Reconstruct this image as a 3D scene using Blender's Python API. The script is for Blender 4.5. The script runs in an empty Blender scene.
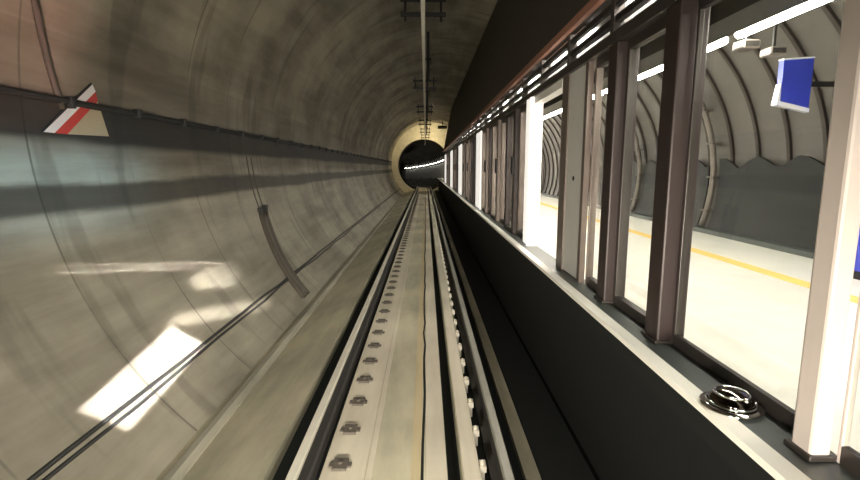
import bpy, math, random
from mathutils import Vector, Matrix
random.seed(7)
scene = bpy.context.scene
COL = scene.collection
PI = math.pi

# ------------------------------------------------------------------ materials
def new_mat(name):
    m = bpy.data.materials.new(name); m.use_nodes = True
    nt = m.node_tree
    return m, nt, nt.nodes['Principled BSDF']

def flat(name, col, rough=.6, metal=0., var=.12, scale=6., spec=.5):
    """a plain material with a little procedural variation"""
    m, nt, b = new_mat(name)
    tc = nt.nodes.new('ShaderNodeTexCoord'); nz = nt.nodes.new('ShaderNodeTexNoise')
    nz.inputs['Scale'].default_value = scale; nz.inputs['Detail'].default_value = 4
    nt.links.new(tc.outputs['Object'], nz.inputs['Vector'])
    mx = nt.nodes.new('ShaderNodeMix'); mx.data_type = 'RGBA'
    mx.inputs['A'].default_value = tuple(c*(1-var) for c in col)+(1,)
    mx.inputs['B'].default_value = tuple(min(1, c*(1+var)) for c in col)+(1,)
    nt.links.new(nz.outputs['Fac'], mx.inputs['Factor'])
    nt.links.new(mx.outputs['Result'], b.inputs['Base Color'])
    b.inputs['Roughness'].default_value = rough; b.inputs['Metallic'].default_value = metal
    b.inputs['Specular IOR Level'].default_value = spec
    return m

def emit(name, col, strength):
    m, nt, b = new_mat(name)
    b.inputs['Base Color'].default_value = col+(1,)
    b.inputs['Emission Color'].default_value = col+(1,)
    b.inputs['Emission Strength'].default_value = strength
    return m

def glass(name, tint=(.93, .95, .94), refl=1.0):
    m, nt, b = new_mat(name); nt.nodes.remove(b)
    out = nt.nodes['Material Output']
    tr = nt.nodes.new('ShaderNodeBsdfTransparent'); tr.inputs['Color'].default_value = tint+(1,)
    gl = nt.nodes.new('ShaderNodeBsdfGlossy'); gl.inputs['Roughness'].default_value = .03
    fr = nt.nodes.new('ShaderNodeFresnel'); fr.inputs['IOR'].default_value = 1.45
    ge = nt.nodes.new('ShaderNodeNewGeometry'); mr = nt.nodes.new('ShaderNodeMapRange')
    mr.inputs['To Min'].default_value = 1.45; mr.inputs['To Max'].default_value = 1/1.45
    nt.links.new(ge.outputs['Backfacing'], mr.inputs['Value']); nt.links.new(mr.outputs[0], fr.inputs['IOR'])
    ms = nt.nodes.new('ShaderNodeMath'); ms.operation = 'MULTIPLY'; ms.inputs[1].default_value = refl
    mx = nt.nodes.new('ShaderNodeMixShader')
    nt.links.new(fr.outputs[0], ms.inputs[0]); nt.links.new(ms.outputs[0], mx.inputs[0])
    nt.links.new(tr.outputs[0], mx.inputs[1]); nt.links.new(gl.outputs[0], mx.inputs[2])
    nt.links.new(mx.outputs[0], out.inputs['Surface'])
    return m

def concrete(name, dark, light, streak=(1., .12, 1.), scale=1.3, rough=.7, bands=(), seam=0., seam_w=.012,
             seam_col=.45, blotch=.5, bump=.25, drips=0.):
    """tunnel concrete: two noises, dirty streaks along the running direction, ring joints, darker bands at fixed heights"""
    m, nt, b = new_mat(name); N = nt.nodes; L = nt.links
    tc = N.new('ShaderNodeTexCoord')
    mp = N.new('ShaderNodeMapping'); mp.inputs['Scale'].default_value = streak; L.new(tc.outputs['Object'], mp.inputs[0])
    n1 = N.new('ShaderNodeTexNoise'); n1.inputs['Scale'].default_value = scale*2.2; n1.inputs['Detail'].default_value = 7; n1.inputs['Roughness'].default_value = .62
    L.new(mp.outputs[0], n1.inputs['Vector'])
    n2 = N.new('ShaderNodeTexNoise'); n2.inputs['Scale'].default_value = .55; n2.inputs['Detail'].default_value = 5
    L.new(tc.outputs['Object'], n2.inputs['Vector'])
    def math_(op, a, bb, c=None):
        n = N.new('ShaderNodeMath'); n.operation = op
        for i, v in enumerate((a, bb, c)):
            if v is None: continue
            if isinstance(v, (int, float)): n.inputs[i].default_value = v
            else: L.new(v, n.inputs[i])
        return n.outputs[0]
    def ramp(src, lo, hi):
        n = N.new('ShaderNodeMapRange'); n.interpolation_type = 'SMOOTHSTEP'
        L.new(src, n.inputs['Value']); n.inputs['From Min'].default_value = lo; n.inputs['From Max'].default_value = hi
        return n.outputs[0]
    a = ramp(n1.outputs['Fac'], .28, .72); bl = ramp(n2.outputs['Fac'], .35, .65)
    fac = math_('ADD', math_('MULTIPLY', a, 1-blotch), math_('MULTIPLY', bl, blotch))
    mx = N.new('ShaderNodeMix'); mx.data_type = 'RGBA'
    mx.inputs['A'].default_value = dark+(1,); mx.inputs['B'].default_value = light+(1,)
    L.new(fac, mx.inputs['Factor'])
    col = mx.outputs['Result']
    sep = N.new('ShaderNodeSeparateXYZ'); L.new(tc.outputs['Object'], sep.inputs[0])
    def darken(col, mask, k):
        q = N.new('ShaderNodeMix'); q.data_type = 'RGBA'; q.blend_type = 'MULTIPLY'
        L.new(mask, q.inputs['Factor']); L.new(col, q.inputs['A'])
        q.inputs['B'].default_value = tuple(k)+(1,) if not isinstance(k, float) else (k, k, k, 1)
        return q.outputs['Result']
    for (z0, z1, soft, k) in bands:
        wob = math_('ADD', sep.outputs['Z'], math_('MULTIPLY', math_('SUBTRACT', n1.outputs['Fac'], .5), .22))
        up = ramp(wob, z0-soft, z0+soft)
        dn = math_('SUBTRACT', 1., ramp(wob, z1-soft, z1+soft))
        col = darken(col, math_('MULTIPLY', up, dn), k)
    if seam:
        pp = math_('PINGPONG', sep.outputs['Y'], seam/2)
        mask = math_('SUBTRACT', 1., ramp(pp, seam_w*.5, seam_w*1.6))
        mask = math_('MULTIPLY', mask, ramp(n2.outputs['Fac'], .38, .6))
        col = darken(col, mask, seam_col)
    if drips:
        mp2 = N.new('ShaderNodeMapping'); mp2.inputs['Scale'].default_value = (.25, 1.6, .25); L.new(tc.outputs['Object'], mp2.inputs[0])
        n3 = N.new('ShaderNodeTexNoise'); n3.inputs['Scale'].default_value = 1.7; n3.inputs['Detail'].default_value = 3
        L.new(mp2.outputs[0], n3.inputs['Vector'])
        col = darken(col, math_('MULTIPLY', ramp(n3.outputs['Fac'], .56, .68), drips), .5)
    L.new(col, b.inputs['Base Color'])
    b.inputs['Roughness'].default_value = rough
    bp = N.new('ShaderNodeBump'); bp.inputs['Strength'].default_value = bump; bp.inputs['Distance'].default_value = .03
    L.new(n1.outputs['Fac'], bp.inputs['Height']); L.new(bp.outputs[0], b.inputs['Normal'])
    return m

M = {}
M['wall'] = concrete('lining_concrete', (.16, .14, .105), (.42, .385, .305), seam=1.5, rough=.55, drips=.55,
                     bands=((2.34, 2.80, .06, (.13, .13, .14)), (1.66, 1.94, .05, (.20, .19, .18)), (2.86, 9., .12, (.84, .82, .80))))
M['vault'] = concrete('vault_concrete', (.135, .12, .092), (.42, .375, .29), seam=1.5, rough=.6, blotch=.6, drips=.6)
M['ring'] = concrete('portal_plaster', (.52, .47, .35), (.70, .64, .49), streak=(1, 1, 1), blotch=.3)
M['far'] = concrete('running_tunnel_concrete', (.10, .09, .07), (.20, .18, .14), seam=1.2, seam_w=.05)
M['floor'] = concrete('track_slab_concrete', (.30, .28, .21), (.62, .57, .42), rough=.55, streak=(1, .22, 1), scale=1.6, seam=0, bump=.15)
M['haunch'] = concrete('haunch_concrete', (.26, .25, .20), (.50, .47, .38), rough=.55, streak=(1, .3, 1))
M['strip'] = concrete('pale_cement_strip', (.46, .41, .33), (.72, .66, .54), rough=.5, streak=(1, .1, 1), scale=2)
M['ochre'] = concrete('ochre_cement_strip', (.40, .33, .20), (.60, .50, .32), rough=.6, streak=(1, .1, 1), scale=2)
M['black'] = flat('matt_black', (.012, .014, .014), .8, spec=.2)
M['pit'] = flat('shade_black_concrete', (.011, .012, .012), .8, spec=.2)  # near-black tone holds the shade below the platform edge
M['rail'] = flat('lit_rail_steel', (.80, .76, .66), .4, .25)  # bright tone stands in for platform light reflected on the rail head
M['rail_shaded'] = flat('shaded_rail_steel', (.36, .35, .31), .5, .4)  # same steel, darker tone for the shade on the platform side
M['railside'] = flat('dull_rail_steel', (.09, .085, .08), .6, .5)
M['pad'] = flat('dark_pad', (.10, .085, .07), .7)
M['clip'] = flat('bright_clip_steel', (.8, .75, .65), .35, .6)
M['alu'] = flat('brushed_aluminium', (.85, .81, .72), .4, .2)
M['darksteel'] = flat('dark_steel', (.012, .011, .010), .5, .3)
M['bulk'] = flat('dark_fascia_paint', (.05, .044, .034), .75, var=.25, scale=1.2)
M['brown'] = flat('brown_post_paint', (.03, .019, .018), .45, .2, var=.2)
M['pale'] = flat('lit_post_tone', (.62, .54, .50), .5, var=.08)  # pale tone holds the light falling on the nearest post
M['tan'] = flat('bronze_frame_metal', (.17, .135, .118), .35, .4, var=.2)
M['dkframe'] = flat('dark_frame_metal', (.05, .042, .038), .4, .4)
M['white'] = flat('white_enamel', (.84, .82, .78), .35, var=.04)
M['grey'] = flat('pale_grey_enamel', (.55, .54, .52), .4, var=.05)
M['lip'] = flat('red_brown_lip', (.30, .14, .095), .6, var=.2)
M['edge'] = flat('pale_stone_edge', (.88, .85, .78), .5, var=.1, scale=3)
M['ledge'] = flat('dark_green_grey_ledge', (.055, .065, .062), .35, var=.2, scale=3)
M['platform'] = concrete('platform_stone', (.78, .76, .68), (.93, .91, .83), streak=(1, 1, 1), scale=2, rough=.3, bump=.03)
M['yellow'] = flat('yellow_tactile', (.92, .62, .16), .6)
M['clad'] = flat('grey_vault_cladding', (.052, .047, .041), .5, .1, var=.2, scale=1.)
M['batten'] = flat('dark_cladding_joint', (.024, .019, .016), .7, spec=.2)
M['dado'] = flat('dark_green_grey_dado', (.0085, .010, .010), .5, var=.5, scale=1.8, spec=.15)
M['ribsteel'] = flat('pale_pipe_steel', (.14, .12, .105), .4, .3)
M['blue'] = flat('blue_enamel', (.03, .05, .42), .35, var=.05)
M['signwhite'] = flat('white_sign_edge', (.85, .85, .85), .4, var=.02)
M['cable'] = flat('black_cable', (.03, .03, .03), .55)
M['grime'] = flat('dark_brown_pipe', (.09, .075, .06), .6)
M['chrome'] = flat('chrome', (.86, .85, .83), .07, 1., var=.02)
M['chromedark'] = flat('smoked_chrome', (.16, .14, .12), .08, 1., var=.05)
M['red'] = flat('red_paint', (.62, .06, .05), .5)
M['cream'] = flat('cream_reflection', (.50, .40, .26), .6)
M['tube'] = emit('lit_tube', (1., .925, .80), 135.)
M['tlamp'] = emit('lit_tunnel_lamp', (1., .97, .88), 9.)
M['flood'] = emit('lit_flood_lens', (1., .85, .55), 22.)
M['glow_white'] = emit('glowing_white_panel', (.9, .86, .80), .85)  # glow added so the solid panels come out pure white
M['glass'] = glass('screen_glass')
M['insul'] = flat('brown_insulator', (.12, .06, .035), .3)

# ------------------------------------------------------------------ mesh building
class MB:
    def __init__(s): s.v = []; s.f = []; s.m = []; s.mats = []
    def mi(s, mat):
        if mat is None: return 0
        if mat not in s.mats: s.mats.append(mat)
        return s.mats.index(mat)
    def face(s, pts, mat=None):
        i = len(s.v); s.v += [tuple(p) for p in pts]; s.f.append(tuple(range(i, i+len(pts)))); s.m.append(s.mi(mat))
    def box(s, x0, x1, y0, y1, z0, z1, mat=None):
        i = len(s.v); k = s.mi(mat)
        s.v += [(x, y, z) for x in (x0, x1) for y in (y0, y1) for z in (z0, z1)]
        for q in ((0, 1, 3, 2), (4, 6, 7, 5), (0, 4, 5, 1), (2, 3, 7, 6), (0, 2, 6, 4), (1, 5, 7, 3)):
            s.f.append(tuple(i+a for a in q)); s.m.append(k)
        return s
    def rings(s, rings, mat=None, closed=True, caps=True):
        n = len(rings[0]); i = len(s.v); k = s.mi(mat)
        for r in rings: s.v += [tuple(p) for p in r]
        for a in range(len(rings)-1):
            for b in range(n if closed else n-1):
                c = (b+1) % n
                s.f.append((i+a*n+b, i+a*n+c, i+(a+1)*n+c, i+(a+1)*n+b)); s.m.append(k)
        if caps and closed:
            s.f.append(tuple(i+b for b in range(n))[::-1]); s.m.append(k)
            s.f.append(tuple(i+(len(rings)-1)*n+b for b in range(n))); s.m.append(k)
        return s
    def tube(s, pts, r, n=8, mat=None):
        pts = [Vector(p) for p in pts]; out = []
        for i, p in enumerate(pts):
            d = (pts[min(i+1, len(pts)-1)]-pts[max(i-1, 0)]).normalized()
            up = Vector((0, 0, 1)) if abs(d.z) < .9 else Vector((1, 0, 0))
            a = d.cross(up).normalized(); b = a.cross(d)
            out.append([p+r*(math.cos(2*PI*j/n)*a+math.sin(2*PI*j/n)*b) for j in range(n)])
        return s.rings(out, mat)
    def lathe(s, prof, c, n=32, mat=None, axis='z'):
        out = []
        for (r, h) in prof:
            out.append([(c[0]+r*math.cos(2*PI*j/n), c[1]+r*math.sin(2*PI*j/n), c[2]+h) for j in range(n)])
        return s.rings(out, mat)
    def build(s, name, mat=None, parent=None, smooth=False, bevel=0.):
        me = bpy.data.meshes.new(name)
        me.from_pydata(s.v, [], s.f)
        if s.mats:
            for q in s.mats: me.materials.append(q)
            me.polygons.foreach_set('material_index', s.m)
        else: me.materials.append(mat)
        import bmesh
        bm = bmesh.new(); bm.from_mesh(me)
        bmesh.ops.recalc_face_normals(bm, faces=bm.faces); bm.to_mesh(me); bm.free()
        if smooth: me.polygons.foreach_set('use_smooth', [True]*len(me.polygons))
        me.update()
        o = bpy.data.objects.new(name, me); COL.objects.link(o)
        if parent:
            o.parent = parent; o.location = -Vector(parent.location)
        if bevel:
            bv = o.modifiers.new('bevel', 'BEVEL'); bv.width = bevel; bv.segments = 2; bv.limit_method = 'ANGLE'
        return o

def tag(o, label=None, cat=None, group=None, kind=None):
    if label: o['label'] = label
    if cat: o['category'] = cat
    if group: o['group'] = group
    if kind: o['kind'] = kind
    return o
def thing(name, loc, label, cat, group=None):
    o = bpy.data.objects.new(name, None); COL.objects.link(o); o.location = loc; o.empty_display_size = .1
    return tag(o, label, cat, group)
def struct(o): o['kind'] = 'structure'; return o

# the running line: straight to Y=52, then bending left and dipping
Y_END = 52.
def path(s):
    if s <= Y_END: return Vector((0, s, 0)), 0.
    t = s-Y_END; R = 118.
    return Vector((-t*t/(2*R), Y_END+t, -.034*t*t/(t+9))), t/R
def stations(s0, s1, step_curve=2.):
    out = [s0]
    if s0 < Y_END: out.append(min(s1, Y_END))
    s = max(s0, Y_END)
    while s < s1-1e-6:
        s = min(s1, s+step_curve); out.append(s)
    return out
def at(s, x, z):
    p, h = path(s); return (p.x+x*math.cos(h), p.y+x*math.sin(h), p.z+z)
def sweep(mb, prof, s0, s1, mat=None, closed=True, step=2.):
    mb.rings([[at(s, x, z) for x, z in prof] for s in stations(s0, s1, step)], mat, closed)
    return mb

CX, CZ, R = .6, 2.6, 4.25           # station bore
TX, TZ, TR = -.2, 2.35, 2.78        # running tunnel bore
def arc(a0, a1, r, n): return [(CX+r*math.cos(a0+(a1-a0)*i/n), CZ+r*math.sin(a0+(a1-a0)*i/n)) for i in range(n+1)]
def wall_at(z, off=0.):             # a point of the left wall at height z, off = distance in front of it
    a = math.asin((z-CZ)/R); return (CX-(R-off)*math.cos(a), z)

# ------------------------------------------------------------------ the bore
def shell(name, a0, a1, mat, y0=-4., y1=Y_END, n=40):
    p = arc(a0, a1, R, n)+arc(a1, a0, R+.35, n)
    return struct(MB().rings([[(x, y0, z) for x, z in p], [(x, y1, z) for x, z in p]]).build(name, mat, smooth=False))
aL = PI-math.asin((3.4-CZ)/R)
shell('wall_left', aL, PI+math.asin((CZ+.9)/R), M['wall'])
shell('ceiling', math.radians(40), aL, M['vault'], n=60)
PX, PZ, PR = 2.25, 1.95, 2.62        # inner lining of the platform vault
def parc(a0, a1, r, n): return [(PX+r*math.cos(a0+(a1-a0)*i/n), PZ+r*math.sin(a0+(a1-a0)*i/n)) for i in range(n+1)]
p = parc(-math.radians(24), math.radians(84), PR, 40)+parc(math.radians(84), -math.radians(24), PR+.2, 40)
struct(MB().rings([[(x, -4, z) for x, z in p], [(x, 51.9, z) for x, z in p]]).build('wall_right', M['clad'], smooth=False))
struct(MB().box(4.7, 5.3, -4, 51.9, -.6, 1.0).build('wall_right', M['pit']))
for nm in ('wall_left', 'ceiling', 'wall_right'):
    pass

# portal ring closing the station bore down to the running tunnel
mb = MB(); n = 72; inner = []; outer = []
for i in range(n):
    a = 2*PI*i/n
    inner.append((TX+TR*math.cos(a), TZ+TR*math.sin(a))); outer.append((CX+(R+.2)*math.cos(a), CZ+(R+.2)*math.sin(a)))
mb.rings([[(x, Y_END+.5, z) for x, z in inner], [(x, Y_END, z) for x, z in inner],
          [(x, Y_END, z) for x, z in outer], [(x, Y_END+.5, z) for x, z in outer], [(x, Y_END+.5, z) for x, z in inner]], caps=False)
struct(mb.build('wall_far', M['ring']))
# running tunnel
mb = MB(); n = 48; st = stations(Y_END+.4, 120, 2.)
def ringpts(s, r): return [at(s, TX+r*math.cos(2*PI*i/n), TZ+r*math.sin(2*PI*i/n)) for i in range(n)]
mb.rings([ringpts(s, TR) for s in st], caps=False)
mb.rings([ringpts(s, TR+.3) for s in st], caps=False)
struct(mb.build('wall_tunnel', M['far']))
# pale segment rings inside the running tunnel
mb = MB()
for k in range(22):
    s = Y_END+1.5+k*1.8
    mb.rings([ringpts(s, TR), ringpts(s, TR-.07), ringpts(s+.18, TR-.07), ringpts(s+.18, TR)], caps=False)
struct(mb.build('trim_2', M['pit']))

# ------------------------------------------------------------------ track bed
F = -.17
prof = [(-2.45, -.52), (-2.12, -.50), (-2.0, -.44), (-1.20, F), (-1.20, -.34), (-.79, -.34), (-.79, F), (.16, F), (.16, -.34), (.27, -.34), (.27, F),
        (.41, F), (.41, -.34), (.76, -.34), (.76, -.24), (.93, -.27), (1.0, -.6), (1.45, -.6), (1.45, -1.0), (-2.6, -1.0)]
struct(sweep(MB(), prof, -4, 110).build('floor', M['floor']))
# black strips inside the troughs, pale and ochre cement strips
def strip(name, x0, x1, z0, z1, mat, s0=-3.9, s1=108): return sweep(MB(), [(x0, z0), (x1, z0), (x1, z1), (x0, z1)], s0, s1).build(name, mat)
struct(strip('trim_3', -1.198, -.792, -.339, -.30, M['black']))
struct(strip('trim_4', .412, .758, -.339, -.30, M['black']))
struct(strip('trim_5', .162, .268, -.339, -.31, M['black']))
struct(strip('trim_6', -.45, -.405, F-.01, F+.008, M['strip']))
struct(strip('trim_7', -.785, -.46, F-.01, F+.004, M['strip']))
struct(strip('trim_8', .28, .405, F-.01, F+.012, M['strip']))
struct(strip('trim_9', -.115, -.035, F-.01, F+.005, M['ochre']))
struct(strip('trim_10', .0, .155, F-.01, F+.006, M['strip']))
struct(strip('trim_11', .765, 1.30, -.62, -.262, M['pit'], -3.8, 51.9))
# irregular dark crack beside the ochre strip
mb = MB(); pts = []; y = -3.5; x = -.02
while y < 50:
    pts.append((x, y, F+.002)); y += .45; x = -.022+random.uniform(-.012, .012)
mb.tube(pts, .012, 6)
struct(mb.build('trim_12', M['black']))
# narrow raised kerb where wall and slab meet
struct(sweep(MB(), [(-2.16, -.6), (-2.02, -.6), (-2.02, -.42), (-2.08, -.40), (-2.16, -.42)], -4, 51.9).build('trim_13', M['haunch']))

# rails
def rail(name, xc, label, side):
    t = thing(name, (xc, -3.5, -.30), label, 'rail')
    foot = sweep(MB(), [(xc-.07, -.30), (xc+.07, -.30), (xc+.07, -.285), (xc+.012, -.27), (xc+.012, -.045), (xc-.012, -.045), (xc-.012, -.27), (xc-.07, -.285)], -3.5, 106).build('rail_web', M['railside'], t)
    sweep(MB(), [(xc-.034, -.045), (xc+.034, -.045), (xc+.036, -.012), (xc+.028, 0), (xc-.028, 0), (xc-.036, -.012)], -3.5, 106).build('rail_head', M['rail' if side == 'pad' else 'rail_shaded'], t)
    # first fastener, then copies
    if side == 'pad':
        fx, mat = -.66, M['pad']
        m = MB(); z = F+.006
        m.box(fx-.055, fx+.055, -.07, .07, z, z+.022); m.box(fx-.085, fx-.05, -.028, .028, z, z+.014); m.box(fx+.05, fx+.085, -.028, .028, z, z+.014)
        m.lathe([(.02, .02), (.02, .032), (.012, .036)], (fx, 0, z), 8)
    else:
        fx, mat = .43, M['clip']
        m = MB(); z = F+.0
        m.box(fx-.02, fx+.03, -.045, .045, z-.03, z+.02); m.lathe([(.015, .02), (.015, .04), (.01, .045)], (fx, 0, z), 8)
        m.box(fx-.02, fx+.02, -.03, .03, z-.17, z-.03)
    f0 = m.build('rail_fastener', mat, t)
    base = f0.location.copy()
    for k in range(80):
        o = f0 if k == 0 else f0.copy()
        if k: COL.objects.link(o)
        o.parent = t; o.location = base+Vector((0, 1.9+k*.5, 0))
    return t
rail('steel_rail', -.93, 'steel rail with a bright head in a black trough, on the concrete tunnel wall side', 'pad')
rail('steel_rail', .572, 'shaded grey steel rail at the edge of the black pit, on the platform side', 'clip')

# ------------------------------------------------------------------ platform
mb = MB()
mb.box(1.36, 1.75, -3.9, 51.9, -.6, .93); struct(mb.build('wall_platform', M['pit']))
struct(MB().box(1.52, 4.66, -3.9, 51.9, .93, 1.05).build('platform', M['platform']))
struct(MB().box(1.225, 1.31, -3.9, 51.9, 1.02, 1.052).build('trim_14', M['edge']))
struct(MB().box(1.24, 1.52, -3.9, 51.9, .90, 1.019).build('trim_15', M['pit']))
struct(MB().box(1.311, 1.52, -3.9, 51.9, 1.02, 1.046).build('trim_16', M['ledge']))
struct(MB().box(3.38, 3.54, -3.9, 51.9, 1.045, 1.056).build('trim_17', M['yellow']))

# cladding battens on the platform vault
mb = MB()
a0, a1 = -math.radians(19), math.radians(83)
for k in range(66):
    y = 1.0+k*.6
    p = parc(a0, a1, PR-.035, 30); q = parc(a0, a1, PR+.01, 30)
    mb.rings([[(x, y, z) for x, z in p+q[::-1]], [(x, y+.06, z) for x, z in p+q[::-1]]])
struct(mb.build('trim_18', M['batten']))
# long horizontal joints of the cladding
# dado boards with a wavy top, one thing each
def dado(y0, y1, label):
    k = 24; f = []; b = []
    top = []
    for i in range(k+1):
        y = y0+(y1-y0)*i/k
        zt = 2.08+.2*(1-abs(((y+.1)/.83) % 1-.5)*2)**.8
        top.append((y, zt))
    def xw(z, off): return PX+(PR-off)*math.cos(math.asin((z-PZ)/PR))
    mb = MB(); nz = 8
    def sheet(off):
        return [[(xw(1.06+(zt-1.06)*j/nz, off), y, 1.06+(zt-1.06)*j/nz) for j in range(nz+1)] for y, zt in top]
    A, B = sheet(.09), sheet(.06)
    rings = [a+b[::-1] for a, b in zip(A, B)]
    mb.rings(rings)
    o = mb.build('dado_board', M['dado'])
    return tag(o, label, 'wall board', 'dark wall boards along the platform')
near = ['dark green grey wall board with a wavy top, behind the glass next to the nearest post',
        'dark green grey wavy topped wall board between the second and third brown posts',
        'dark green grey wavy topped wall board seen past the second brown post',
        'dark green grey wavy topped wall board seen between the first two far posts',
        'dark wall board with a wavy top, beside the open doorway']
ys = [(1.0, 4.15), (4.2, 7.85), (8.15, 10.6), (10.9, 13.3)]
dl = ['dark wavy topped wall board on the platform behind the blue sign pillar',
      'dark wavy topped wall board on the platform wall, below the blue box sign',
      'dark wavy topped wall board seen through the glass between the two dark brown posts',
      'dark wavy topped wall board seen through the narrow glass before the brown posts']
for (y0, y1), l in zip(ys, dl): dado(y0, y1, l)
# pale arched pipes between the boards
def arch_pipe(y, label):
    t = thing('arched_pipe', (PX+PR-.15, y, 1.05), label, 'pipe', 'arched pipes on the platform wall')
    pts = [(PX+(PR-.11)*math.cos(a), y, PZ+(PR-.11)*math.sin(a)) for a in [(-.33+i*.055) for i in range(17)]]
    MB().tube(pts, .045, 10).build('pipe', M['ribsteel'], t, smooth=True)
    for i in (2, 6, 10, 14):
        x, _, z = pts[i]
        MB().box(x-.06, x+.09, y-.09, y+.09, z-.014, z+.014).build('clamp', M['grime'], t)
for y, l in ((7.98, 'pale arched pipe with dark clamps, behind the nearer dark brown post'),
             (10.75, 'pale arched pipe with dark clamps, seen beside the thinner brown post'),
             (13.45, 'pale arched pipe with dark clamps, seen through the narrow framed glass'),
             (19.6, 'pale arched pipe with dark clamps, seen through the open doorway')):
    arch_pipe(y, l)
struct(MB().box(4.52, 4.66, -3.9, 51.8, 1.05, 1.12).build('baseboard_right', M['ledge']))

# blue box sign on an arm
t = thing('box_sign', (4.0, 4.9, 2.74), 'blue box sign with white edges held out from the platform wall', 'sign')
MB().rings([[(3.470, 4.82, 2.750), (3.830, 4.91, 2.690), (3.830, 4.95, 2.690), (3.450, 4.86, 2.750)],
            [(3.470, 4.82, 3.130), (3.830, 4.91, 3.170), (3.830, 4.95, 3.170), (3.450, 4.86, 3.130)]]).build('sign_face', M['blue'], t)
m = MB(); m.rings([[(3.440, 4.81, 2.710), (3.830, 4.90, 2.650), (3.830, 4.96, 2.650), (3.420, 4.87, 2.710)], [(3.470, 4.82, 2.748), (3.830, 4.90, 2.688), (3.830, 4.96, 2.688), (3.450, 4.87, 2.748)]])
m.rings([[(3.425, 4.80, 2.710), (3.465, 4.815, 2.710), (3.445, 4.87, 2.710), (3.410, 4.86, 2.710)], [(3.450, 4.81, 2.910), (3.467, 4.818, 2.910), (3.447, 4.865, 2.910), (3.440, 4.86, 2.910)]])
m.rings([[(3.460, 4.81, 3.132), (3.830, 4.90, 3.172), (3.830, 4.96, 3.172), (3.450, 4.87, 3.132)], [(3.460, 4.81, 3.145), (3.830, 4.90, 3.185), (3.830, 4.96, 3.185), (3.450, 4.87, 3.145)]])
m.build('sign_edge', M['signwhite'], t)
MB().box(3.835, 4.62, 4.91, 4.95, 2.90, 2.95).build('arm', M['darksteel'], t)
# blue pillar at the right edge
t = thing('information_pillar', (4.25, 4.35, 1.05), 'blue information pillar with white bands standing on the pale platform', 'pillar sign')
MB().box(4.12, 4.30, 3.6, 4.85, 1.12, 2.75).build('body', M['blue'], t, bevel=.01)
MB().box(4.105, 4.315, 3.59, 4.865, 1.58, 1.70).build('band', M['signwhite'], t)
MB().box(4.105, 4.315, 3.59, 4.865, 2.38, 2.62).build('band', M['signwhite'], t)
MB().box(4.10, 4.32, 3.58, 4.87, 1.05, 1.12).build('plinth', M['darksteel'], t)

# platform tube lights and small boxes under the soffit
for k in range(14):
    y0 = 1.3+k*2.75
    t = thing('tube_light', (2.42, y0+1.3, 3.10), '', 'light', 'tube lights above the platform')
    lab = {0: 'long lit tube light above the platform, behind the nearest pale post', 1: 'lit tube light above the blue box sign side, before the dark brown posts',
           2: 'lit tube light above the platform, between the two dark brown posts'}.get(k)
    t['label'] = lab or 'lit tube light in the receding line above the platform, beyond the brown posts'
    MB().box(2.37, 2.47, y0, y0+2.6, 3.165, 3.21).build('housing', M['grey'], t)
    MB().tube([(2.42, y0+.02, 3.125), (2.42, y0+2.58, 3.125)], .036, 10).build('tube', M['tube'], t, smooth=True)
for y, x, l in ((4.17, 2.9, 'small grey box under the tube lights, nearest to the blue box sign'), (3.95, 2.53, 'small grey box under the tube lights, nearer to the dark brown post')):
    t = thing('ceiling_speaker', (x, y, 3.0), l, 'speaker', 'small boxes under the tube lights')
    MB().box(x-.07, x+.07, y-.07, y+.07, 3.02, 3.09).build('body', M['ribsteel'], t, bevel=.015)
    MB().box(x-.01, x+.01, y-.01, y+.01, 3.09, 4.47 if x > 2.7 else 4.55).build('stem', M['darksteel'], t)
    MB().box(x-.055, x+.055, y-.075, y-.07, 3.035, 3.075).build('grille', M['darksteel'], t)

# ------------------------------------------------------------------ dark fascia wall over the screens, header
def bulk_prof():
    return [(1.38, 3.44), (1.62, 3.40), (2.3, 6.75), (2.02, 6.9)]
struct(MB().rings([[(x, -3.9, z) for x, z in bulk_prof()], [(x, 38, z) for x, z in bulk_prof()]]).build('wall_upper', M['bulk']))
struct(MB().rings([[(x, y, z) for x, z in ((1.62, 3.215), (2.50, 3.215), (2.50, 3.30), (1.9, 3.5), (1.62, 3.40))] for y in (-3.9, 38)]).build('trim_19', M['bulk']))
struct(MB().box(2.0, 2.30, -3.9, 38, 3.09, 3.213).build('trim_20', M['darksteel']))

HY0, HY1 = -1., 38.
t = thing('screen_header', (1.45, HY0, 3.02), 'long dark header with rails and brackets running over the platform screens', 'header')
MB().box(1.34, 1.385, HY0, HY1, 3.375, 3.45).build('lip', M['lip'], t)
MB().box(1.40, 1.44, HY0, HY1, 3.28, 3.325).build('rail', M['darksteel'], t)
MB().box(1.40, 1.45, HY0, HY1, 3.165, 3.215).build('rail', M['darksteel'], t)
MB().box(1.40, 1.60, HY0, HY1, 3.02, 3.105).build('beam', M['dkframe'], t)
MB().box(1.56, 1.60, HY0, HY1, 3.106, 3.42).build('added_back_panel', M['grey'], t)  # panel added behind the rails to catch the lamp light
b0 = MB().box(1.39, 1.465, HY0, HY0+.07, 3.10, 3.37).build('bracket', M['dkframe'], t); bl = b0.location.copy()
for k in range(34):
    o = b0 if k == 0 else b0.copy()
    if k: COL.objects.link(o)
    o.parent = t; o.location = bl+Vector((0, .25+k*1.12, 0))
# row of small lamps added inside the header to brighten the gaps between rails
for k in range(17):
    y = .2+k*2.24
    l = thing('added_header_lamp', (1.50, y, 3.34), 'small added strip lamp in the gap between the header rails, one of the row', 'lamp', 'added strip lamps inside the header')
    MB().box(1.47, 1.55, y, y+1.5, 3.385, 3.40).build('housing', M['grey'], l)
    MB().box(1.48, 1.54, y+.02, y+1.48, 3.375, 3.385).build('lens', M['hl'] if 'hl' in M else M.setdefault('hl', emit('added_header_lens', (1., .95, .86), 45.)), l)

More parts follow.
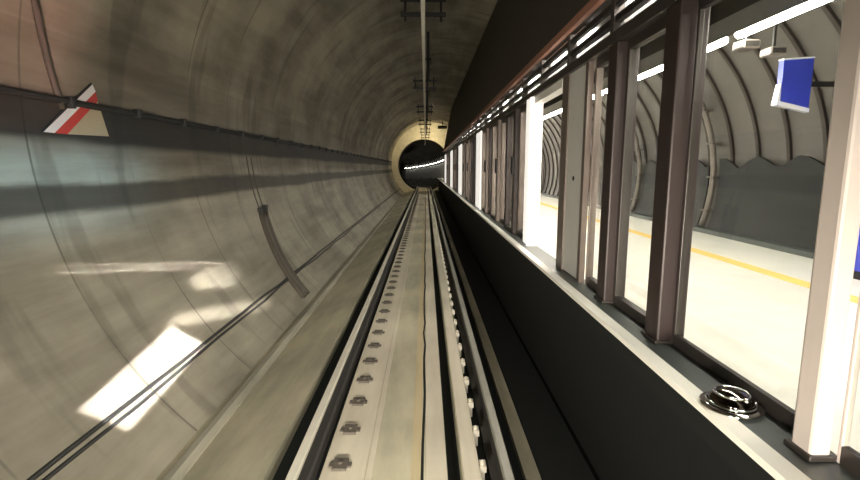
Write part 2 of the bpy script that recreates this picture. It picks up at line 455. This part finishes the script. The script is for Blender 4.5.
# ------------------------------------------------------------------ platform screens
ZB, ZT = 1.046, 3.02
def post(y, label, w=.17, x1=1.57, mat='brown'):
    t = thing('screen_post', (1.48, y, ZB), label, 'post', 'brown posts of the platform screens')
    MB().box(1.40, x1, y, y+w, ZB, ZT).build('shaft', M[mat], t, bevel=.012)
    MB().box(1.385, x1+.01, y-.015, y+w+.015, ZB, ZB+.02).build('foot', M['dkframe'], t, bevel=.005)
post(1.60, 'pale pinkish screen post, the broadest one in view, beside the blue pillar', .10, 1.475, 'pale')
post(2.78, 'dark brown square screen post, second from the near end')
post(3.66, 'dark brown square screen post beside the narrow framed glass, third from the near end')

def pane(y0, y1, label, name='glass_screen', frame='dkframe', fw=.05, x=1.50, group='glass screens along the platform', mid=False, handle=False, cat='screen', zt=ZT, red=False, d=.045):
    t = thing(name, (x, (y0+y1)/2, ZB), label, cat, group)
    m = M[frame]
    MB().box(x-d, x+d, y0, y0+fw, ZB, zt).build('frame', m, t, bevel=.004)
    MB().box(x-d, x+d, y1-fw, y1, ZB, zt).build('frame', m, t, bevel=.004)
    MB().box(x-d, x+d, y0+fw, y1-fw, ZB, ZB+.07).build('bottom_rail', M['dkframe'], t)
    MB().box(x-d, x+d, y0+fw, y1-fw, zt-.07, zt).build('top_rail', M['dkframe'], t)
    MB().box(x-.006, x+.006, y0+fw, y1-fw, ZB+.07, zt-.07).build('glass_pane', M['glass'], t)
    if handle:
        MB().box(x-d-.035, x-d, y0+.012, y0+fw-.012, 2.0, 2.28).build('handle', M['darksteel'], t, bevel=.006)
    if red:
        MB().box(x-d-.012, x-d, y0+.005, y0+fw-.005, 1.86, 1.94).build('red_marker', M['red'], t)
    return t
pane(.64, 1.59, 'clear glass screen at the near end, in front of the blue pillar', fw=.015, d=.014, frame='pale')
pane(1.72, 2.76, 'clear glass screen between the pale post and the nearer dark brown post', fw=.02, d=.014)
pane(2.97, 3.64, 'clear glass screen between the two dark brown posts', fw=.03, d=.03)
pane(3.86, 4.32, 'narrow glass screen with dark frame, beyond the dark brown posts', frame='tan', fw=.035, d=.03, red=True)
def panel(y0, y1, label, mat='white', frame=None):
    t = thing('white_panel', (1.47, (y0+y1)/2, ZB), label, 'panel', 'pale solid panels in the platform screens')
    MB().box(1.385 if mat == 'glow_white' else 1.43, 1.53 if mat == 'glow_white' else 1.46, y0, y1, ZB+.01, ZT).build('sheet', M[mat], t, bevel=.006)
    if frame:
        MB().box(1.42, 1.47, y0-.075, y0-.002, ZB, ZT).build('frame', M[frame], t)
        MB().box(1.42, 1.49, y1+.002, y1+.22, ZB, ZT).build('frame', M[frame], t)
        lo = MB().lathe([(.022, 0), (.022, .006), (.012, .01)], (0, 0, 0), 16).build('lock', M['darksteel'], t)
        lo.rotation_euler = (0, -PI/2, 0); lo.location = Vector((1.43, (y0+y1)/2, 2.0))-Vector(t.location)
    else:
        MB().box(1.375, 1.54, y0-.03, y0-.001, ZB, ZT).build('edge', M['glow_white'], t)
panel(4.42, 4.92, 'light grey solid panel with dark frames, on the near side of the open doorway', 'grey', 'tan')
pan = [(6.5, 6.78), (12.3, 13.4), (19.0, 20.6), (25.6, 27.4), (33.4, 35.6)]
names = ['white solid panel on the far side of the open doorway', 'white solid panel, second of the white ones down the track',
         'white solid panel, third of the white ones down the track', 'white solid panel, fourth of the white ones down the track',
         'white solid panel at the far end of the screens']
for (a, b), l in zip(pan, names): panel(a, b, l, 'glow_white')
# white lintel over the open doorway
tag(MB().box(1.42, 1.54, 5.16, 6.45, 2.93, 3.018).build('door_lintel', M['white']), 'white lintel over the open doorway in the platform screens', 'lintel')

bayn = ['first', 'second', 'third', 'fourth', 'last']
lab_n = ['first', 'second', 'third', 'fourth', 'fifth', 'sixth']
for b in range(5):
    y0 = pan[b][1]+.02; y1 = pan[b+1][0]-.04 if b < 4 else 38.
    k = 6 if b < 4 else 2
    w = (y1-y0)/k
    for i in range(k):
        door = i % 2 == 1
        pane(y0+i*w+.005, y0+(i+1)*w-.005,
             ('bronze framed sliding door leaf with dark handle, %s leaf past the %s white panel' if door else 'bronze framed fixed glass leaf, %s leaf past the %s white panel') % (lab_n[i], bayn[b]),
             name='sliding_door_leaf' if door else 'fixed_glass_leaf', frame='tan' if i % 3 != 1 else 'brown', fw=.16 if door else .12, x=1.455 if door else 1.51,
             group='sliding door leaves' if door else 'fixed glass leaves', handle=door, cat='door' if door else 'screen')

# chrome dome added on the ledge to imitate a windscreen reflection
cx, cy, cz = 1.355, 1.99, 1.0525
t = thing('reflection_dome', (cx, cy, cz), 'round chrome dome with rings, imitating a reflection, on the platform edge by the nearest post', 'dome')
MB().lathe([(.0, 0), (.122, 0), (.127, .006), (.122, .014), (.10, .016), (.0, .016)], (cx, cy, cz), 48).build('rim', M['chrome'], t, smooth=True)
MB().lathe([(.094, .016), (.088, .037), (.068, .060), (.04, .072), (.0, .077)], (cx, cy, cz), 48).build('dome', M['chromedark'], t, smooth=True)
for r, h in ((.096, .024), (.068, .062)):
    pts = [(cx+r*math.cos(2*PI*i/40), cy+r*math.sin(2*PI*i/40), cz+h) for i in range(41)]
    MB().tube(pts, .005, 8).build('ring', M['chrome'], t, smooth=True)
for dx, dy in ((-.03, -.045), (.02, -.065)):
    MB().lathe([(.0, 0), (.012, 0), (.013, .008), (.008, .015), (0, .016)], (cx+dx, cy+dy, cz+.052), 16).build('stud', M['chrome'], t, smooth=True)

# ------------------------------------------------------------------ overhead conductor
bx = -.045
prof = [(bx-.04, 4.87), (bx+.04, 4.87), (bx+.04, 4.86), (bx+.012, 4.85), (bx+.02, 4.80), (bx+.036, 4.775), (bx+.03, 4.755), (bx-.03, 4.755), (bx-.036, 4.775), (bx-.02, 4.80), (bx-.012, 4.85), (bx-.04, 4.86)]
tag(sweep(MB(), prof, -3, 57).build('overhead_conductor_bar', M['alu']), 'pale rigid overhead conductor bar running down the tunnel under the vault', 'conductor bar')
ysup = [2.0, 9.4, 17.7, 25.0, 32.0, 39.0, 46.0]
for i, y in enumerate(ysup):
    labs = ['dark overhead conductor support out of the top of the view', 'dark overhead conductor support nearest the camera, at the top of the picture',
            'dark overhead conductor support with a hooked drop post, second down the tunnel', 'dark overhead conductor support, third down the tunnel',
            'dark overhead conductor support, fourth down the tunnel', 'dark overhead conductor support, fifth down the tunnel',
            'dark overhead conductor support closest to the lit portal ring']
    if i == 0: continue
    t = thing('conductor_support', (bx, y, 4.87), labs[i], 'overhead support', 'overhead conductor supports')
    MB().box(bx-.42, bx+.42, y-.03, y+.03, 4.873, 4.945).build('crossbar', M['darksteel'], t)
    MB().box(bx-.42, bx+.42, y-.03, y+.03, 5.13, 5.20).build('crossbar', M['darksteel'], t)
    for s in (-.33, .33):
        MB().tube([(bx+s, y, 4.78), (bx+s, y, 5.30)], .022, 8).build('rod', M['darksteel'], t)
    m = MB(); m.lathe([(.03, 0), (.055, .02), (.03, .04), (.055, .06), (.03, .08), (.055, .10), (.03, .12), (.03, .18)], (bx, y, 4.925), 14)
    m.build('insulator', M['insul'], t)
    zt = CZ+math.sqrt(R*R-(bx+.13-CX)**2)-.012
    m = MB(); m.box(bx+.08, bx+.18, y-.03, y+.03, 5.165, zt); m.build('drop_post', M['darksteel'], t)
    m = MB(); m.box(bx+.03, bx+.24, y-.08, y+.08, 5.86, 5.92); m.box(bx+.2, bx+.24, y-.04, y+.04, 5.7, 5.86); m.build('hook', M['darksteel'], t)

# ------------------------------------------------------------------ things on the concrete wall
def wall_line(z, off, y0, y1, wob=0., step=1.2):
    pts = []; y = y0
    while y <= y1:
        zz = z+random.uniform(-wob, wob); x, _ = wall_at(zz, off); pts.append((x, y, zz)); y += step
    return pts
t = thing('wall_cable', (-3.6, -3, 2.78), 'black cable clipped high along the concrete tunnel wall', 'cable')
MB().tube(wall_line(2.775, .04, -3, 51.8, .006), .026, 8).build('cable', M['cable'], t, smooth=True)
MB().tube(wall_line(2.735, .03, -3, 51.8, .008), .014, 6).build('thin_cable', M['cable'], t, smooth=True)
x, _ = wall_at(2.78, 0)
c0 = MB().box(x-.02, x+.085, -.03, .03, 2.70, 2.815).build('clip', M['cable'], t, bevel=.01); cl = c0.location.copy()
for k in range(42):
    o = c0 if k == 0 else c0.copy()
    if k: COL.objects.link(o)
    o.parent = t; o.location = cl+Vector((0, 3.9+k*1.15, random.uniform(-.01, .01)))
t = thing('wall_cable', (-2.7, -3, -.06), 'pair of black cables low along the sloping foot of the tunnel wall', 'cable')
MB().tube(wall_line(-.03, .02, -3, 51.8, .012, .9), .02, 8).build('cable', M['cable'], t, smooth=True)
MB().tube(wall_line(-.075, .018, -3, 51.8, .012, .9), .017, 8).build('cable', M['cable'], t, smooth=True)
# drain pipe curving down the wall
t = thing('drain_pipe', (wall_at(1.1)[0], 9.9, .3), 'pale drain pipe between dark stained edges curving down the tunnel wall', 'pipe')
zs = [1.15-.12*i for i in range(14)]
def pl(dy, off): return [(wall_at(z, off)[0], 9.95+dy-(1.15-z)*.45, z) for z in zs]
MB().tube(pl(0, .03), .04, 8).build('pipe', M['ribsteel'], t, smooth=True)
MB().tube(pl(-.12, .01), .07, 8).build('edge_strip', M['grime'], t, smooth=True)
MB().tube(pl(.13, .01), .08, 8).build('edge_strip', M['grime'], t, smooth=True)
t = thing('wall_bracket', (wall_at(1.2)[0], 9.95, 1.2), 'small dark bracket at the head of the pale drain pipe', 'bracket')
MB().box(wall_at(1.2)[0]-.01, wall_at(1.2)[0]+.09, 9.78, 9.86, 1.1, 1.3).build('plate', M['cable'], t)
MB().box(wall_at(1.2)[0]-.01, wall_at(1.2)[0]+.09, 10.04, 10.12, 1.12, 1.34).build('plate', M['cable'], t)
# thin twin conduits above it
def ring_line(y, z0, z1, off, n=20): return [(wall_at(z0+(z1-z0)*i/n, off)[0], y, z0+(z1-z0)*i/n) for i in range(n+1)]
tag(MB().tube(ring_line(9.9, 1.3, 2.33, .01), .012, 6).build('conduit', M['grime'], smooth=True), 'thin dark conduit rising above the drain pipe, the nearer of two', 'conduit', 'thin conduits above the drain pipe')
tag(MB().tube(ring_line(10.15, 1.3, 2.33, .01), .012, 6).build('conduit', M['grime'], smooth=True), 'thin dark conduit rising above the drain pipe, the farther of two', 'conduit', 'thin conduits above the drain pipe')
# brown strip added on the upper wall, imitating a windscreen reflection
pts = [(CX-(R-.02)*math.cos(a), 4.35+.62*i/10, CZ+(R-.02)*math.sin(a)) for i, a in enumerate([.40-.038*j for j in range(11)])]
tag(MB().tube(pts, .03, 8).build('brown_reflection', M['grime'], smooth=True), 'dark brown strip imitating a reflection, slanting down the upper tunnel wall to the striped reflection', 'conduit')
# red and white windscreen reflection, built as a board on the wall
t = thing('striped_reflection', (-3.6, 5.1, 2.4), 'board imitating a windscreen reflection of white and red stripes and a cream corner on the tunnel wall', 'sign')
def plate(name, yz, d0, d1, mat):
    a = [(wall_at(z, d0)[0], y, z) for y, z in yz]; b = [(wall_at(z, d1)[0], y, z) for y, z in yz]
    MB().rings([a, b]).build(name, mat, t)
plate('dark_edge', [(4.68, 2.44), (4.70, 2.44), (5.44, 3.0), (5.42, 3.01)], -.01, .012, M['cable'])
plate('white_stripe', [(4.70, 2.44), (4.84, 2.44), (5.49, 2.93), (5.44, 3.0)], -.01, .011, M['signwhite'])
plate('red_stripe', [(4.84, 2.44), (5.01, 2.44), (5.52, 2.83), (5.49, 2.93)], -.01, .011, M['red'])
plate('cream_corner', [(5.01, 2.44), (5.66, 2.46), (5.52, 2.83)], -.01, .010, M['cream'])

# ------------------------------------------------------------------ running tunnel lamps and ribbed rail, portal floodlight
rb = MB()
for k in range(44):
    s = Y_END+2+k*.8
    rb.rings([[at(s, 2.2, .6), at(s, 2.3, .6), at(s, 2.3, 2.7), at(s, 2.2, 2.7)], [at(s+.25, 2.2, .6), at(s+.25, 2.3, .6), at(s+.25, 2.3, 2.7), at(s+.25, 2.2, 2.7)]])
sweep(rb, [(2.31, .5), (2.36, .5), (2.36, 2.8), (2.31, 2.8)], Y_END+1, Y_END+40)
tag(rb.build('ribbed_barrier', M['grey']), 'grey ribbed barrier along the curve inside the dark tunnel', 'barrier')
for k in range(14):
    s = Y_END+2.0+k*2.6
    a, b = at(s, 2.12, 3.05), at(s+1.5, 2.12, 3.05)
    t = thing('tunnel_lamp', a, 'small white lamp in the lit row curving away inside the dark tunnel', 'lamp', 'lamps inside the dark tunnel')
    MB().tube([a, b], .045, 8).build('lens', M['tlamp'], t)
    MB().tube([(a[0], a[1], a[2]+.10), (b[0], b[1], b[2]+.10)], .04, 6).build('housing', M['darksteel'], t)
t = thing('floodlight', (1.6, 48.6, 6.2), 'warm lit floodlight on the vault shining at the portal ring', 'light')
m = MB(); m.rings([[(1.2, 48.5, 6.05), (2.1, 48.5, 6.05), (2.1, 48.7, 6.25), (1.2, 48.7, 6.25)], [(1.2, 48.9, 5.95), (2.1, 48.9, 5.95), (2.1, 48.95, 6.2), (1.2, 48.95, 6.2)]])
m.build('housing', M['darksteel'], t)
MB().box(1.25, 2.05, 48.951, 48.97, 5.99, 6.18).build('lens', M['flood'], t)
MB().box(1.6, 1.68, 48.55, 48.65, 6.2, CZ+math.sqrt(R*R-1.2)).build('stem', M['darksteel'], t)

# ------------------------------------------------------------------ train headlights, portal light, added reflection beams
def area(name, loc, target, sx, sy, power, col=(1, 1, 1), spread=180., roll=0.):
    l = bpy.data.lights.new(name, 'AREA'); l.shape = 'RECTANGLE'; l.size = sx; l.size_y = sy; l.energy = power; l.color = col
    l.spread = math.radians(spread)
    o = bpy.data.objects.new(name, l); COL.objects.link(o); o.location = loc
    q = (Vector(target)-Vector(loc)).to_track_quat('-Z', 'Y')
    o.rotation_euler = (q.to_matrix() @ Matrix.Rotation(roll, 3, 'Z')).to_euler()
    return o
area('headlight', (-.7, -1.2, 1.2), (-1.0, 14, .2), .35, .25, 120, (1., .93, .78), 90)
area('headlight', (.7, -1.2, 1.2), (-.4, 14, .2), .35, .25, 60, (1., .93, .78), 90)
area('portal_light', (.8, 48.9, 6.0), (-.8, 52, 3.4), 1.6, .15, 120, (1., .84, .52), 150)

def beam(name, src, target, along, sx, sy, power, col=(1, 1, 1), spread=1.):
    o = area(name, src, target, sx, sy, power, col, spread)
    z = (Vector(src)-Vector(target)).normalized(); x = Vector(along); x = (x-z*x.dot(z)).normalized(); y = z.cross(x)
    o.rotation_euler = Matrix((x, y, z)).transposed().to_euler()
    return o
# beams added behind the camera to imitate windscreen reflections on the tunnel wall
SRC = (-.5, -1.0, 2.2)
beam('reflection_beam', SRC, (-2.8, 4.72, .03), (-.12, 1.67, .12), .85, .40, 13., (1, .96, .94), .8)
beam('reflection_beam', SRC, (-3.05, 6.8, .5), (.2, 1.7, -.35), .42, .10, 2., (1, .96, .9), 2.)
beam('reflection_beam', SRC, (-2.8, 6.6, .1), (.45, 2.8, -.55), 1.0, .07, 2.4, (1, .96, .9), 2.)
beam('reflection_beam', SRC, (-3.25, 6.0, .9), (.37, 4.4, -.85), 1.5, .02, .6, (1, .9, .85), .3)
beam('reflection_beam', SRC, (-3.22, 6.0, .83), (.37, 4.4, -.85), 1.5, .02, .6, (1, .9, .85), .3)
beam('blue_reflection_beam', SRC, (-3.62, 4.4, 1.95), (0, 1, 0), 1.9, .85, 7., (.30, .70, 1.), 8.)
beam('pink_reflection_beam', SRC, (-3.6, 4.45, 3.15), (0, 1, 0), .75, 1.3, 1.9, (1, .45, .42), 4.)


# ------------------------------------------------------------------ world, camera, colour
w = bpy.data.worlds.new('World'); scene.world = w; w.use_nodes = True
w.node_tree.nodes['Background'].inputs['Color'].default_value = (.9, .85, .7, 1)
w.node_tree.nodes['Background'].inputs['Strength'].default_value = .02
cam = bpy.data.cameras.new('Camera'); co = bpy.data.objects.new('Camera', cam); COL.objects.link(co)
cam.sensor_width = 36; cam.lens = 480/860*36; cam.clip_start = .05; cam.clip_end = 400
co.location = (0, 0, 2.1); co.rotation_euler = (PI/2-math.atan(72/480), 0, -math.radians(.5))
scene.camera = co
scene.view_settings.view_transform = 'Standard'; scene.view_settings.look = 'None'
scene.view_settings.exposure = 0.; scene.view_settings.gamma = 1.; scene.view_settings.use_curve_mapping = False
scene.cycles.use_denoising = True
scene.cycles.max_bounces = 8; scene.cycles.transparent_max_bounces = 16; scene.cycles.sample_clamp_indirect = 8
